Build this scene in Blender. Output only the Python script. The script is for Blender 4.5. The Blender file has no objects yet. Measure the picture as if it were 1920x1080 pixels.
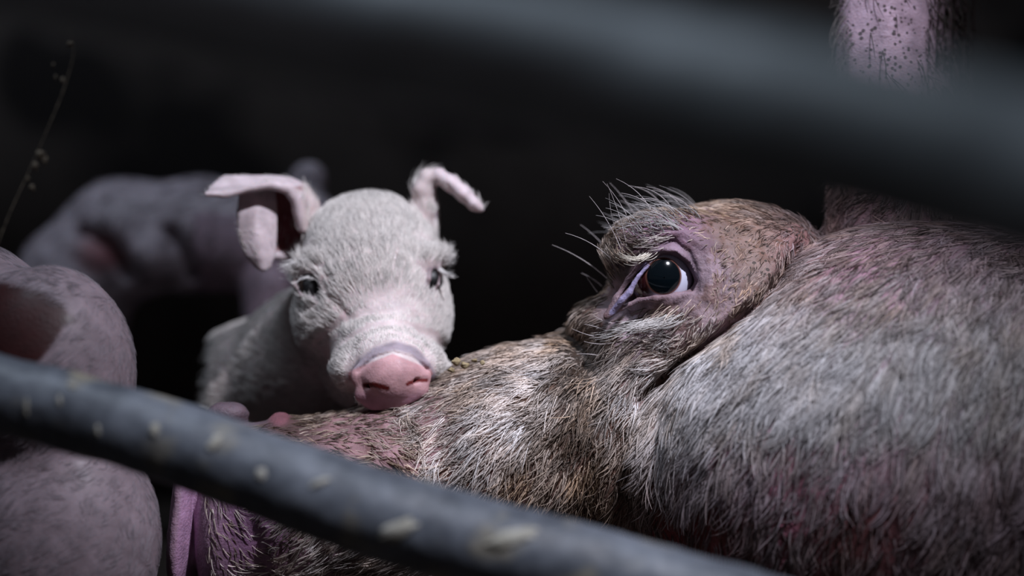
import bpy, math, random
import numpy as np
from mathutils import Vector
from mathutils.kdtree import KDTree

# ------------------------------------------------------------------ camera, light, exposure
FPX = 3253.0            # focal length in pixels of a 1920 wide frame (61 mm lens)
CZ = 0.19               # camera height above the pen floor
sc = bpy.context.scene
sc.view_settings.view_transform = 'Standard'
sc.view_settings.look = 'None'
sc.view_settings.gamma = 1.0
sc.view_settings.use_curve_mapping = False
sc.view_settings.exposure = 0.0

cd = bpy.data.cameras.new('camera')
cd.lens = 36.0 * FPX / 1920.0
cd.sensor_width = 36.0
cd.clip_start = 0.02
cd.dof.use_dof = True
cd.dof.focus_distance = 0.845
cd.dof.aperture_fstop = 61.0 / 23.0
cam = bpy.data.objects.new('camera', cd)
sc.collection.objects.link(cam)
cam.location = (0, 0, CZ)
cam.rotation_euler = (math.pi / 2, 0, 0)
sc.camera = cam

world = bpy.data.worlds.new('world')
sc.world = world
world.use_nodes = True
world.node_tree.nodes['Background'].inputs[0].default_value = (0.50, 0.45, 0.50, 1)
world.node_tree.nodes['Background'].inputs[1].default_value = 0.075

ld = bpy.data.lights.new('overhead_lamp', 'SPOT')
ld.energy = 97.0
ld.color = (0.86, 0.88, 1.0)
ld.spot_size = math.radians(29)
ld.spot_blend = 1.0
ld.shadow_soft_size = 0.035
lamp = bpy.data.objects.new('overhead_lamp', ld)
sc.collection.objects.link(lamp)
lamp.location = (0.42, 0.20, CZ + 0.90)
aim = Vector((0.02, 0.82, CZ + 0.0))
lamp.rotation_euler = (aim - lamp.location).to_track_quat('-Z', 'Y').to_euler()

ad = bpy.data.lights.new('rail_fill', 'AREA')  # unseen fill lamp, added to light the top of the upper rail
ad.shape = 'RECTANGLE'; ad.size = 0.6; ad.size_y = 0.2
ad.energy = 6.6
ad.color = (0.72, 0.84, 1.0)
fill_lamp = bpy.data.objects.new('rail_fill', ad)
sc.collection.objects.link(fill_lamp)
fill_lamp.location = (-0.50, 0.62, 1.35)

# ------------------------------------------------------------------ helpers
rng = np.random.default_rng(7)

def lin(c):
    c = np.asarray(c, float) / 255.0
    return np.where(c <= 0.04045, c / 12.92, ((c + 0.055) / 1.055) ** 2.4)

def tag(o, label=None, cat=None, group=None, kind=None):
    if label: o['label'] = label
    if cat: o['category'] = cat
    if group: o['group'] = group
    if kind: o['kind'] = kind
    return o

def _hash(i, j, k, seed):
    n = (i.astype(np.int64) * 73856093) ^ (j.astype(np.int64) * 19349663) ^ (k.astype(np.int64) * 83492791) ^ (seed * 2654435)
    n = (n ^ (n >> 13)) * 1274126177
    n = n ^ (n >> 16)
    return (n & 0xFFFF).astype(np.float32) / 65535.0

def noise(P, scale, seed=0):
    q = P / scale
    f = np.floor(q)
    t = (q - f).astype(np.float32)
    t = t * t * (3 - 2 * t)
    f = f.astype(np.int64)
    r = 0
    for a in (0, 1):
        for b in (0, 1):
            for c in (0, 1):
                wgt = (t[:, 0] if a else 1 - t[:, 0]) * (t[:, 1] if b else 1 - t[:, 1]) * (t[:, 2] if c else 1 - t[:, 2])
                r = r + wgt * _hash(f[:, 0] + a, f[:, 1] + b, f[:, 2] + c, seed)
    return r

def fbm(P, scale, seed=0, o=3):
    r, a, tot = 0, 1.0, 0
    for i in range(o):
        r = r + a * noise(P, scale / 2 ** i, seed + i * 17)
        tot += a
        a *= 0.55
    return r / tot

def smooth(a, b, x):
    t = np.clip((x - a) / (b - a), 0, 1)
    return t * t * (3 - 2 * t)

def F(w):                      # how much larger a thing must be to look the same at w
    return 1.0 + w / FPX

def T(px, py, w):              # direction (px, py) of the photo at depth w of a body frame
    return (960 + (px - 960) * F(w), 540 + (py - 540) * F(w), w)

def proj(P):                   # body frame -> photo coordinates
    f = 1.0 + P[:, 2] / FPX
    return 960 + (P[:, 0] - 960) / f, 540 + (P[:, 1] - 540) / f

def to_world(P, d0):
    s = d0 / FPX
    Q = np.empty((len(P), 3))
    Q[:, 0] = (P[:, 0] - 960) * s
    Q[:, 1] = d0 + P[:, 2] * s
    Q[:, 2] = CZ - (P[:, 1] - 540) * s
    return Q

def axis(*segs):               # axis(start, (stop, step), (stop, step) ...)
    out = [float(segs[0])]
    for stop, step in segs[1:]:
        n = max(1, int(round((stop - out[-1]) / step)))
        st = (stop - out[-1]) / n
        base = out[-1]
        out += [base + st * (i + 1) for i in range(n)]
    return np.array(out, np.float32)

class Field:
    """a signed distance field on a rectilinear grid, meshed by surface nets"""
    def __init__(s, U, V, W):
        s.A = (U, V, W)
        s.D = np.full((len(U), len(V), len(W)), 400.0, np.float32)
    def sl(s, lo, hi):
        r = []
        for a, l, h in zip(s.A, lo, hi):
            i0 = max(0, int(np.searchsorted(a, l)) - 1)
            i1 = min(len(a), int(np.searchsorted(a, h)) + 1)
            r.append(slice(i0, max(i1, i0)))
        return tuple(r)
    def grid(s, sl):
        return (s.A[0][sl[0]][:, None, None], s.A[1][sl[1]][None, :, None], s.A[2][sl[2]][None, None, :])
    def comb(s, sl, d, k, op):
        a = s.D[sl]
        if a.size == 0: return
        if op == 'u':
            h = np.clip(0.5 + 0.5 * (d - a) / k, 0, 1)
            s.D[sl] = d + (a - d) * h - k * h * (1 - h)
        else:
            d = -d
            h = np.clip(0.5 - 0.5 * (d - a) / k, 0, 1)
            s.D[sl] = d + (a - d) * h + k * h * (1 - h)
    def ell(s, c, r, k=20, op='u', rot=0.0, f=True):
        """rot: turn in the u-v plane, degrees"""
        if f:
            r = tuple(x * F(c[2]) for x in r)
        m = max(r) + k + 12
        sl = s.sl([x - m for x in c], [x + m for x in c])
        u, v, w = s.grid(sl)
        u = u - c[0]; v = v - c[1]; w = w - c[2]
        if rot:
            ca, sa = math.cos(math.radians(rot)), math.sin(math.radians(rot))
            u, v = u * ca + v * sa, -u * sa + v * ca
        k0 = np.sqrt((u / r[0]) ** 2 + (v / r[1]) ** 2 + (w / r[2]) ** 2) + 1e-4
        k1 = np.sqrt((u / r[0] ** 2) ** 2 + (v / r[1] ** 2) ** 2 + (w / r[2] ** 2) ** 2) + 1e-6
        s.comb(sl, (k0 * (k0 - 1) / k1).astype(np.float32), k, op)
    def cone(s, a, b, ra, rb, k=20, op='u', ws=1.0):
        """tapered capsule; ws < 1 stretches it in depth"""
        m = (max(ra, rb) + k + 12)
        mm = (m, m, m / ws)
        sl = s.sl([min(x, y) - q for x, y, q in zip(a, b, mm)], [max(x, y) + q for x, y, q in zip(a, b, mm)])
        u, v, w = s.grid(sl)
        w = w * ws
        a = (a[0], a[1], a[2] * ws); b = (b[0], b[1], b[2] * ws)
        ab = [y - x for x, y in zip(a, b)]
        L = sum(x * x for x in ab) + 1e-6
        t = np.clip(((u - a[0]) * ab[0] + (v - a[1]) * ab[1] + (w - a[2]) * ab[2]) / L, 0, 1)
        d = np.sqrt((u - a[0] - t * ab[0]) ** 2 + (v - a[1] - t * ab[1]) ** 2 + (w - a[2] - t * ab[2]) ** 2) - (ra + (rb - ra) * t)
        s.comb(sl, d.astype(np.float32), k, op)
    def chain(s, pts, k=20, op='u', ws=1.0):
        """pts: (px, py, w, r) in photo coordinates"""
        q = [(T(*p[:3]), p[3] * F(p[2])) for p in pts]
        for (a, ra), (b, rb) in zip(q, q[1:]):
            s.cone(a, b, ra, rb, k, op, ws)
    def sheet(s, rows, k=8, n=(24, 12)):
        """rows of (px, py, w, r): a thick bent sheet through them"""
        R = np.array(rows, float)
        def resample(M, m):
            x = np.linspace(0, len(M) - 1, m)
            i = np.minimum(x.astype(int), len(M) - 2)
            t = (x - i).reshape((-1,) + (1,) * (M.ndim - 1))
            return M[i] * (1 - t) + M[i + 1] * t
        R = resample(R, n[0])
        R = np.swapaxes(resample(np.swapaxes(R, 0, 1), n[1]), 0, 1).reshape(-1, 4)
        f = F(R[:, 2])
        C = np.stack([960 + (R[:, 0] - 960) * f, 540 + (R[:, 1] - 540) * f, R[:, 2], R[:, 3] * f], 1).astype(np.float32)
        m = C[:, 3].max() + k + 10
        sl = s.sl(C[:, :3].min(0) - m, C[:, :3].max(0) + m)
        u, v, w = s.grid(sl)
        best = np.full(s.D[sl].shape, 1e3, np.float32)
        for c in C:
            q = 3.2 * c[3] + k + 12
            sb = []
            off = []
            for ax, a0, lo, hi in zip(s.A, sl, c[:3] - q, c[:3] + q):
                i0 = max(a0.start, int(np.searchsorted(ax, lo))) - a0.start
                i1 = min(a0.stop, int(np.searchsorted(ax, hi))) - a0.start
                sb.append(slice(i0, i1))
            sb = tuple(sb)
            d = np.sqrt((u[sb[0]] - c[0]) ** 2 + (v[:, sb[1]] - c[1]) ** 2 + (w[:, :, sb[2]] - c[2]) ** 2) - c[3]
            best[sb] = np.minimum(best[sb], d)
        s.comb(sl, best, k, 'u')
    def groove(s, line, amp, width, wmax, amps=None):
        """press a groove (amp > 0) or raise a fold (amp < 0) along a photo polyline on the near side"""
        L = np.array(line, float)
        m = width * 3.5 + 10
        lo = (T(L[:, 0].min(), 0, wmax)[0] - m - 40, T(0, L[:, 1].min(), wmax)[1] - m - 40, -1e4)
        hi = (T(L[:, 0].max(), 0, wmax)[0] + m + 40, T(0, L[:, 1].max(), wmax)[1] + m + 40, wmax)
        sl = s.sl(lo, hi)
        u, v, w = s.grid(sl)
        f = F(w)
        pu = 960 + (u - 960) / f; pv = 540 + (v - 540) / f
        d2, am = dist_line(pu, pv, L, amps)
        s.D[sl] += (amp * am * np.exp(-(d2 / width) ** 2)).astype(np.float32)
    def hole(s, poly, wmax, k=4):
        """cut a polygon of the photo through everything nearer than wmax"""
        L = np.array(poly, float)
        lo = (T(L[:, 0].min() - 12, 0, wmax)[0] - 40, T(0, L[:, 1].min() - 12, wmax)[1] - 40, wmax - 260)
        hi = (T(L[:, 0].max() + 12, 0, wmax)[0] + 40, T(0, L[:, 1].max() + 12, wmax)[1] + 40, wmax + 20)
        sl = s.sl(lo, hi)
        u, v, w = s.grid(sl)
        f = F(w)
        pu = 960 + (u - 960) / f; pv = 540 + (v - 540) / f
        d, _ = dist_line(pu, pv, np.vstack([L, L[:1]]))
        d = np.where(inside(pu, pv, L), -d, d)
        d = np.maximum(d, w - wmax)
        s.comb(sl, d.astype(np.float32), k, 's')
    def mesh(s):
        D = s.D
        U, V, W = s.A
        sg = D < 0
        nu, nv, nw = D.shape
        cnt = np.zeros((nu - 1, nv - 1, nw - 1), np.int8)
        for a in (0, 1):
            for b in (0, 1):
                for c in (0, 1):
                    cnt += sg[a:nu - 1 + a, b:nv - 1 + b, c:nw - 1 + c]
        I, J, K = np.nonzero((cnt > 0) & (cnt < 8))
        acc = np.zeros((len(I), 3)); num = np.zeros(len(I))
        corners = [(a, b, c) for a in (0, 1) for b in (0, 1) for c in (0, 1)]
        val = {q: D[I + q[0], J + q[1], K + q[2]] for q in corners}
        pos = {q: np.stack([U[I + q[0]], V[J + q[1]], W[K + q[2]]], 1) for q in corners}
        for q in corners:
            for ax in range(3):
                if q[ax] == 0:
                    r = list(q); r[ax] = 1; r = tuple(r)
                    cr = (val[q] < 0) != (val[r] < 0)
                    t = np.where(cr, val[q] / np.where(cr, val[q] - val[r], 1), 0)
                    acc += np.where(cr[:, None], pos[q] + (pos[r] - pos[q]) * t[:, None], 0)
                    num += cr
        P = acc / num[:, None]
        idx = np.full((nu - 1, nv - 1, nw - 1), -1, np.int64)
        idx[I, J, K] = np.arange(len(I))
        quads = []
        for ax in range(3):
            lo = [slice(1, n - 1) for n in D.shape]; hi = list(lo)
            lo[ax] = slice(0, D.shape[ax] - 1); hi[ax] = slice(1, D.shape[ax])
            a = sg[tuple(lo)]; b = sg[tuple(hi)]
            i, j, k = np.nonzero(a != b)
            flip = a[i, j, k]
            off = [1, 1, 1]; off[ax] = 0
            g = [i + off[0], j + off[1], k + off[2]]
            o = [x for x in range(3) if x != ax]
            def at(d1, d2):
                h = [x.copy() for x in g]
                h[o[0]] -= d1; h[o[1]] -= d2
                return idx[h[0], h[1], h[2]]
            q = np.stack([at(0, 0), at(1, 0), at(1, 1), at(0, 1)], 1)
            if ax == 1: flip = ~flip
            q[flip] = q[flip][:, ::-1]
            quads.append(q)
        Q = np.vstack(quads)[:, ::-1]
        Q = Q[(Q >= 0).all(1)]
        return P, Q

def dist_line(pu, pv, L, amps=None):
    best = None; am = None
    for n in range(len(L) - 1):
        a, b = L[n], L[n + 1]
        e = b - a
        t = np.clip(((pu - a[0]) * e[0] + (pv - a[1]) * e[1]) / (e @ e + 1e-9), 0, 1)
        d = np.hypot(pu - a[0] - t * e[0], pv - a[1] - t * e[1])
        m = 1.0 if amps is None else amps[n] + (amps[n + 1] - amps[n]) * t
        if best is None:
            best, am = d, m + 0 * d
        else:
            am = np.where(d < best, m, am)
            best = np.minimum(best, d)
    return best, am

def inside(pu, pv, L):
    r = np.zeros(np.broadcast(pu, pv).shape, bool)
    for a, b in zip(L, np.roll(L, -1, 0)):
        if a[1] == b[1]: continue
        c = ((pv > a[1]) != (pv > b[1])) & (pu < (b[0] - a[0]) * (pv - a[1]) / (b[1] - a[1]) + a[0])
        r ^= c
    return r

def poly_mask(pu, pv, L, soft=4.0):
    L = np.array(L, float)
    d, _ = dist_line(pu, pv, np.vstack([L, L[:1]]))
    d = np.where(inside(pu, pv, L), -d, d)
    return 1 - smooth(-soft, soft, d)

def normals(P, Q):
    n = np.cross(P[Q[:, 2]] - P[Q[:, 0]], P[Q[:, 3]] - P[Q[:, 1]])
    N = np.zeros_like(P)
    for i in range(4):
        np.add.at(N, Q[:, i], n)
    return N / (np.linalg.norm(N, axis=1, keepdims=True) + 1e-12)

def relax(P, Q, it=2, f=0.5):
    for _ in range(it):
        S = np.zeros_like(P); c = np.zeros(len(P))
        for i in range(4):
            np.add.at(S, Q[:, i], P[Q[:, (i + 1) % 4]] + P[Q[:, (i + 3) % 4]])
            np.add.at(c, Q[:, i], 2)
        P = P * (1 - f) + f * S / np.maximum(c, 1)[:, None]
    return P

def mesh_obj(name, P, Q, mat, parent=None, col=None, smooth_shade=True):
    me = bpy.data.meshes.new(name)
    Q = np.asarray(Q, np.int32)
    me.vertices.add(len(P)); me.vertices.foreach_set('co', np.ascontiguousarray(P, np.float32).ravel())
    me.loops.add(Q.size); me.loops.foreach_set('vertex_index', Q.ravel())
    me.polygons.add(len(Q))
    me.polygons.foreach_set('loop_start', np.arange(0, Q.size, Q.shape[1], dtype=np.int32))
    me.polygons.foreach_set('loop_total', np.full(len(Q), Q.shape[1], np.int32))
    me.update(calc_edges=True)
    me.validate()
    if smooth_shade:
        me.polygons.foreach_set('use_smooth', np.ones(len(me.polygons), bool))
    if col is not None:
        at = me.color_attributes.new('tint', 'FLOAT_COLOR', 'POINT')
        c = np.ones((len(P), 4), np.float32); c[:, :3] = col
        at.data.foreach_set('color', c.ravel())
    me.materials.append(mat)
    o = bpy.data.objects.new(name, me)
    sc.collection.objects.link(o)
    if parent: o.parent = parent
    return o

def curves_obj(name, pts, rad, col, mat, parent):
    """pts (n, k, 3) world, rad (n, k), col (n, 3)"""
    n, k = pts.shape[:2]
    c = bpy.data.hair_curves.new(name)
    c.add_curves([k] * n)
    c.attributes['position'].data.foreach_set('vector', np.ascontiguousarray(pts, np.float32).ravel())
    r = c.attributes.new('radius', 'FLOAT', 'POINT') if 'radius' not in c.attributes else c.attributes['radius']
    r.data.foreach_set('value', np.ascontiguousarray(rad, np.float32).ravel())
    a = c.attributes.new('tint', 'FLOAT_COLOR', 'CURVE')
    cc = np.ones((n, 4), np.float32); cc[:, :3] = col
    a.data.foreach_set('color', cc.ravel())
    c.materials.append(mat)
    o = bpy.data.objects.new(name, c)
    sc.collection.objects.link(o)
    o.parent = parent
    return o

def rbf(px, py, pts, width):
    """blend control rows (px, py, values...) by distance"""
    pts = np.array(pts, float)
    acc = 0; ws = 0
    for r in pts:
        g = 1.0 / (((px - r[0]) ** 2 + (py - r[1]) ** 2) / width ** 2 + 0.3) ** 2
        acc = acc + g[:, None] * r[None, 2:]
        ws = ws + g
    return acc / ws[:, None]

def grow(P, Q, N, n, dens, field, d0, name, mat, parent, radius, seg=5, jitter=0.35, lift=0.35, bend=0.6,
         clump=0.4, clump_n=0.04, facing=0.45, seed=1, lenvar=0.45, wave=0.0):
    """field(px, py, root, nrm) -> direction (m, 3) in the body frame, length (m,), colour (m, 3)"""
    g = np.random.default_rng(seed)
    C = P[Q].mean(1)
    fn = np.cross(P[Q[:, 2]] - P[Q[:, 0]], P[Q[:, 3]] - P[Q[:, 1]])
    area = np.linalg.norm(fn, axis=1) * 0.5
    nn = N[Q].mean(1)
    cu, cv = proj(C)
    wgt = area * dens(cu, cv, C) * (nn[:, 2] < facing)
    wgt = wgt / wgt.sum()
    pick = g.choice(len(Q), n, p=wgt)
    a, b = g.random(n)[:, None], g.random(n)[:, None]
    q = Q[pick]
    bil = lambda M: (M[q[:, 0]] * (1 - a) * (1 - b) + M[q[:, 1]] * a * (1 - b) + M[q[:, 2]] * a * b + M[q[:, 3]] * (1 - a) * b)
    R = bil(P); nr = bil(N); nr /= np.linalg.norm(nr, axis=1, keepdims=True) + 1e-9
    px, py = proj(R)
    d, L, col = field(px, py, R, nr)
    j1 = np.stack([noise(R, 22, 5), noise(R, 22, 6), noise(R, 22, 7)], 1) - 0.5
    d = d / (np.linalg.norm(d, axis=1, keepdims=True) + 1e-9) + jitter * (g.normal(size=(n, 3)) * 0.6 + j1 * 2.2)
    d = d - (d * nr).sum(1, keepdims=True) * nr
    d /= np.linalg.norm(d, axis=1, keepdims=True) + 1e-9
    L = L * (1 - lenvar + 2 * lenvar * g.random(n))
    lf = lift * (0.4 + 1.2 * g.random(n))[:, None]
    side = np.cross(d, nr) * (g.normal(size=(n, 1)) * 0.25)
    t = np.linspace(0, 1, seg)
    pts = np.empty((n, seg, 3))
    for i, x in enumerate(t):
        pts[:, i] = R - nr * 1.0 + L[:, None] * (x * d + nr * lf * (x - bend * x * x) + side * x * x)
        if wave:
            pts[:, i] += L[:, None] * wave * x * np.sin(6 * x + 6.3 * g.random((n, 1)))* np.cross(d, nr)
    if clump > 0:
        m = max(8, int(n * clump_n))
        cid = g.choice(n, m, replace=False)
        kd = KDTree(m)
        for i, c in enumerate(cid): kd.insert(R[c], i)
        kd.balance()
        near = np.array([kd.find(r)[1] for r in R])
        cc = cid[near]
        far = np.linalg.norm(R[cc] - R, axis=1) > 60
        cf = np.where(far, 0, clump * (0.4 + 0.9 * g.random(n)))[:, None]
        ref = pts[cc].copy()
        for i, x in enumerate(t):
            pts[:, i] = pts[:, i] + (ref[:, i] - pts[:, i]) * cf * x ** 1.5
        Lc = 1
    taper = np.array([1.0, 0.95, 0.85, 0.65, 0.2]) if seg == 5 else np.interp(t, [0, 0.5, 0.8, 1], [1, 0.85, 0.6, 0.15])
    s = d0 / FPX
    rad = radius * s * taper[None, :] * (0.6 + 0.8 * g.random((n, 1)))
    W = to_world(pts.reshape(-1, 3), d0).reshape(n, seg, 3)
    return curves_obj(name, W, rad, col, mat, parent)

# ------------------------------------------------------------------ materials
def nodes(name):
    m = bpy.data.materials.new(name); m.use_nodes = True
    nt = m.node_tree
    return m, nt, nt.nodes['Principled BSDF']

def skin_material(name, rough=0.5, sss=0.25, spot_scale=300, spot=0.0, spot_col=(0.03, 0.02, 0.015), bump=0.3, coat=0.0, bscale=700):
    m, nt, b = nodes(name)
    N = nt.nodes; Lk = nt.links
    at = N.new('ShaderNodeAttribute'); at.attribute_name = 'tint'
    tc = N.new('ShaderNodeTexCoord')
    n1 = N.new('ShaderNodeTexNoise'); n1.inputs['Scale'].default_value = 120; n1.inputs['Detail'].default_value = 6
    Lk.new(tc.outputs['Object'], n1.inputs['Vector'])
    hs = N.new('ShaderNodeMixRGB'); hs.blend_type = 'MULTIPLY'; hs.inputs[0].default_value = 0.5
    cr = N.new('ShaderNodeValToRGB'); cr.color_ramp.elements[0].position = 0.3; cr.color_ramp.elements[0].color = (0.45, 0.42, 0.4, 1)
    cr.color_ramp.elements[1].position = 0.65; cr.color_ramp.elements[1].color = (1.15, 1.12, 1.1, 1)
    Lk.new(n1.outputs['Fac'], cr.inputs[0]); Lk.new(at.outputs['Color'], hs.inputs[1]); Lk.new(cr.outputs[0], hs.inputs[2])
    out = hs.outputs[0]
    if spot > 0:
        v = N.new('ShaderNodeTexVoronoi'); v.inputs['Scale'].default_value = spot_scale; v.inputs['Randomness'].default_value = 1
        Lk.new(tc.outputs['Object'], v.inputs['Vector'])
        n2 = N.new('ShaderNodeTexNoise'); n2.inputs['Scale'].default_value = 60; n2.inputs['Detail'].default_value = 2
        Lk.new(tc.outputs['Object'], n2.inputs['Vector'])
        mt = N.new('ShaderNodeMath'); mt.operation = 'MULTIPLY'; mt.inputs[1].default_value = 0.55
        Lk.new(n2.outputs['Fac'], mt.inputs[0])
        lt = N.new('ShaderNodeMath'); lt.operation = 'LESS_THAN'
        Lk.new(v.outputs['Distance'], lt.inputs[0]); Lk.new(mt.outputs[0], lt.inputs[1])
        ml = N.new('ShaderNodeMath'); ml.operation = 'MULTIPLY'; ml.inputs[1].default_value = spot
        aw = N.new('ShaderNodeAttribute'); aw.attribute_name = 'dirt'
        m2 = N.new('ShaderNodeMath'); m2.operation = 'MULTIPLY'
        Lk.new(lt.outputs[0], ml.inputs[0]); Lk.new(ml.outputs[0], m2.inputs[0]); Lk.new(aw.outputs['Fac'], m2.inputs[1])
        mx = N.new('ShaderNodeMixRGB'); mx.inputs[2].default_value = (*spot_col, 1)
        Lk.new(m2.outputs[0], mx.inputs[0]); Lk.new(out, mx.inputs[1])
        out = mx.outputs[0]
    Lk.new(out, b.inputs['Base Color'])
    b.inputs['Roughness'].default_value = rough
    b.inputs['Specular IOR Level'].default_value = 0.28
    b.inputs['Subsurface Weight'].default_value = sss
    b.inputs['Subsurface Radius'].default_value = (1.0, 0.35, 0.2)
    b.inputs['Subsurface Scale'].default_value = 0.004
    b.inputs['Coat Weight'].default_value = coat
    b.inputs['Coat Roughness'].default_value = 0.25
    bp = N.new('ShaderNodeBump'); bp.inputs['Strength'].default_value = bump; bp.inputs['Distance'].default_value = 0.001
    n3 = N.new('ShaderNodeTexNoise'); n3.inputs['Scale'].default_value = bscale; n3.inputs['Detail'].default_value = 4
    Lk.new(tc.outputs['Object'], n3.inputs['Vector']); Lk.new(n3.outputs['Fac'], bp.inputs['Height']); Lk.new(bp.outputs[0], b.inputs['Normal'])
    return m

def hair_material(name, rough=0.45, spec=0.35, trans=0.25):
    m, nt, b = nodes(name)
    at = nt.nodes.new('ShaderNodeAttribute'); at.attribute_name = 'tint'
    nt.links.new(at.outputs['Color'], b.inputs['Base Color'])
    b.inputs['Roughness'].default_value = rough
    b.inputs['Specular IOR Level'].default_value = spec
    tr = nt.nodes.new('ShaderNodeBsdfTranslucent'); nt.links.new(at.outputs['Color'], tr.inputs['Color'])
    mx = nt.nodes.new('ShaderNodeMixShader'); mx.inputs[0].default_value = trans
    out = nt.nodes['Material Output']
    nt.links.new(b.outputs[0], mx.inputs[1]); nt.links.new(tr.outputs[0], mx.inputs[2]); nt.links.new(mx.outputs[0], out.inputs['Surface'])
    return m

def rough_material(name, c1, c2, scale, rough=0.8, detail=8, bump=0.4, c3=None, s3=30, t3=(0.62, 0.7), metal=0.0, bd=0.002):
    m, nt, b = nodes(name)
    N = nt.nodes; Lk = nt.links
    tc = N.new('ShaderNodeTexCoord')
    n1 = N.new('ShaderNodeTexNoise'); n1.inputs['Scale'].default_value = scale; n1.inputs['Detail'].default_value = detail; n1.inputs['Roughness'].default_value = 0.65
    Lk.new(tc.outputs['Object'], n1.inputs['Vector'])
    cr = N.new('ShaderNodeValToRGB'); cr.color_ramp.elements[0].position = 0.35; cr.color_ramp.elements[1].position = 0.65
    cr.color_ramp.elements[0].color = (*c1, 1); cr.color_ramp.elements[1].color = (*c2, 1)
    Lk.new(n1.outputs['Fac'], cr.inputs[0])
    out = cr.outputs[0]
    if c3 is not None:
        n2 = N.new('ShaderNodeTexNoise'); n2.inputs['Scale'].default_value = s3; n2.inputs['Detail'].default_value = 2
        Lk.new(tc.outputs['Object'], n2.inputs['Vector'])
        r2 = N.new('ShaderNodeValToRGB'); r2.color_ramp.elements[0].position = t3[0]; r2.color_ramp.elements[1].position = t3[1]
        Lk.new(n2.outputs['Fac'], r2.inputs[0])
        mx = N.new('ShaderNodeMixRGB'); mx.inputs[2].default_value = (*c3, 1)
        Lk.new(r2.outputs[0], mx.inputs[0]); Lk.new(out, mx.inputs[1]); out = mx.outputs[0]
    Lk.new(out, b.inputs['Base Color'])
    b.inputs['Roughness'].default_value = rough
    b.inputs['Metallic'].default_value = metal
    bp = N.new('ShaderNodeBump'); bp.inputs['Strength'].default_value = bump; bp.inputs['Distance'].default_value = bd
    Lk.new(n1.outputs['Fac'], bp.inputs['Height']); Lk.new(bp.outputs[0], b.inputs['Normal'])
    return m

def tint_material(name, rough=0.1, coat=1.0):
    m, nt, b = nodes(name)
    at = nt.nodes.new('ShaderNodeAttribute'); at.attribute_name = 'tint'
    nt.links.new(at.outputs['Color'], b.inputs['Base Color'])
    b.inputs['Roughness'].default_value = rough
    b.inputs['Coat Weight'].default_value = coat
    b.inputs['Coat Roughness'].default_value = 0.03
    return m

M_SOW = skin_material('sow_skin', 0.6, 0.2, 330, 0.85, bump=0.6)
M_PIG = skin_material('piglet_skin', 0.55, 0.25, bump=0.25, coat=0.04)
M_HAIR = hair_material('bristle')
M_DOWN = hair_material('piglet_down', 0.55, 0.25, 0.35)
M_EYE = tint_material('wet_eye', 0.1, 0.3)
M_EYE2 = tint_material('piglet_eye', 0.5, 0.0)

def add_dirt(o, val):
    a = o.data.attributes.new('dirt', 'FLOAT', 'POINT')
    a.data.foreach_set('value', val.astype(np.float32))

def sphere(c, r, nu=72, nv=48):
    th = np.linspace(0, 2 * np.pi, nu, endpoint=False); ph = np.linspace(0.02, np.pi - 0.02, nv)
    P = np.array([(c[0] + r * math.sin(b) * math.cos(a), c[1] + r * math.sin(b) * math.sin(a), c[2] - r * math.cos(b)) for b in ph for a in th])
    Q = np.array([(i * nu + j, i * nu + (j + 1) % nu, (i + 1) * nu + (j + 1) % nu, (i + 1) * nu + j) for i in range(nv - 1) for j in range(nu)])
    return P, Q

SOLID = []
def settle(Pw, gap=0.0012):
    """press a body out of the animals it leans on, as soft skin gives way"""
    for f, d0 in SOLID:
        s = d0 / FPX
        for _ in range(3):
            C = np.column_stack([Pw[:, 0] / s + 960, 540 - (Pw[:, 2] - CZ) / s, (Pw[:, 1] - d0) / s])
            ok = np.ones(len(C), bool); idx = []; tt = []
            for k in range(3):
                a = f.A[k]; i = np.searchsorted(a, C[:, k]) - 1
                ok &= (i >= 0) & (i < len(a) - 1); i = np.clip(i, 0, len(a) - 2)
                idx.append(i); tt.append((C[:, k] - a[i]) / (a[i + 1] - a[i]))
            val = 0; gr = [0, 0, 0]
            for a in (0, 1):
                for b in (0, 1):
                    for c in (0, 1):
                        v = f.D[idx[0] + a, idx[1] + b, idx[2] + c]
                        w = [tt[0] if a else 1 - tt[0], tt[1] if b else 1 - tt[1], tt[2] if c else 1 - tt[2]]
                        val = val + v * w[0] * w[1] * w[2]
                        gr[0] = gr[0] + (1 if a else -1) * v * w[1] * w[2]
                        gr[1] = gr[1] + (1 if b else -1) * v * w[0] * w[2]
                        gr[2] = gr[2] + (1 if c else -1) * v * w[0] * w[1]
            G = np.column_stack([gr[k] / (f.A[k][idx[k] + 1] - f.A[k][idx[k]]) for k in range(3)])
            G /= np.linalg.norm(G, axis=1, keepdims=True) + 1e-6
            push = np.where(ok, np.clip(gap / s - val, 0, 60), 0)
            Pw = Pw + np.column_stack([G[:, 0], G[:, 2], -G[:, 1]]) * (push * s)[:, None]
    return Pw

def from_world(Q, d0):
    s = d0 / FPX
    return np.column_stack([Q[:, 0] / s + 960, 540 - (Q[:, 2] - CZ) / s, (Q[:, 1] - d0) / s])

def mixc(col, rgb, m):
    return col + (lin(rgb)[None] - col) * m[:, None]

# ------------------------------------------------------------------ the setting
def box(name, lo, hi, mat, parent=None):
    P = np.array([(x, y, z) for x in (lo[0], hi[0]) for y in (lo[1], hi[1]) for z in (lo[2], hi[2])], float)
    Q = [(0, 1, 3, 2), (4, 6, 7, 5), (0, 4, 5, 1), (2, 3, 7, 6), (0, 2, 6, 4), (1, 5, 7, 3)]
    return mesh_obj(name, P, Q, mat, parent, smooth_shade=False)

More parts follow.
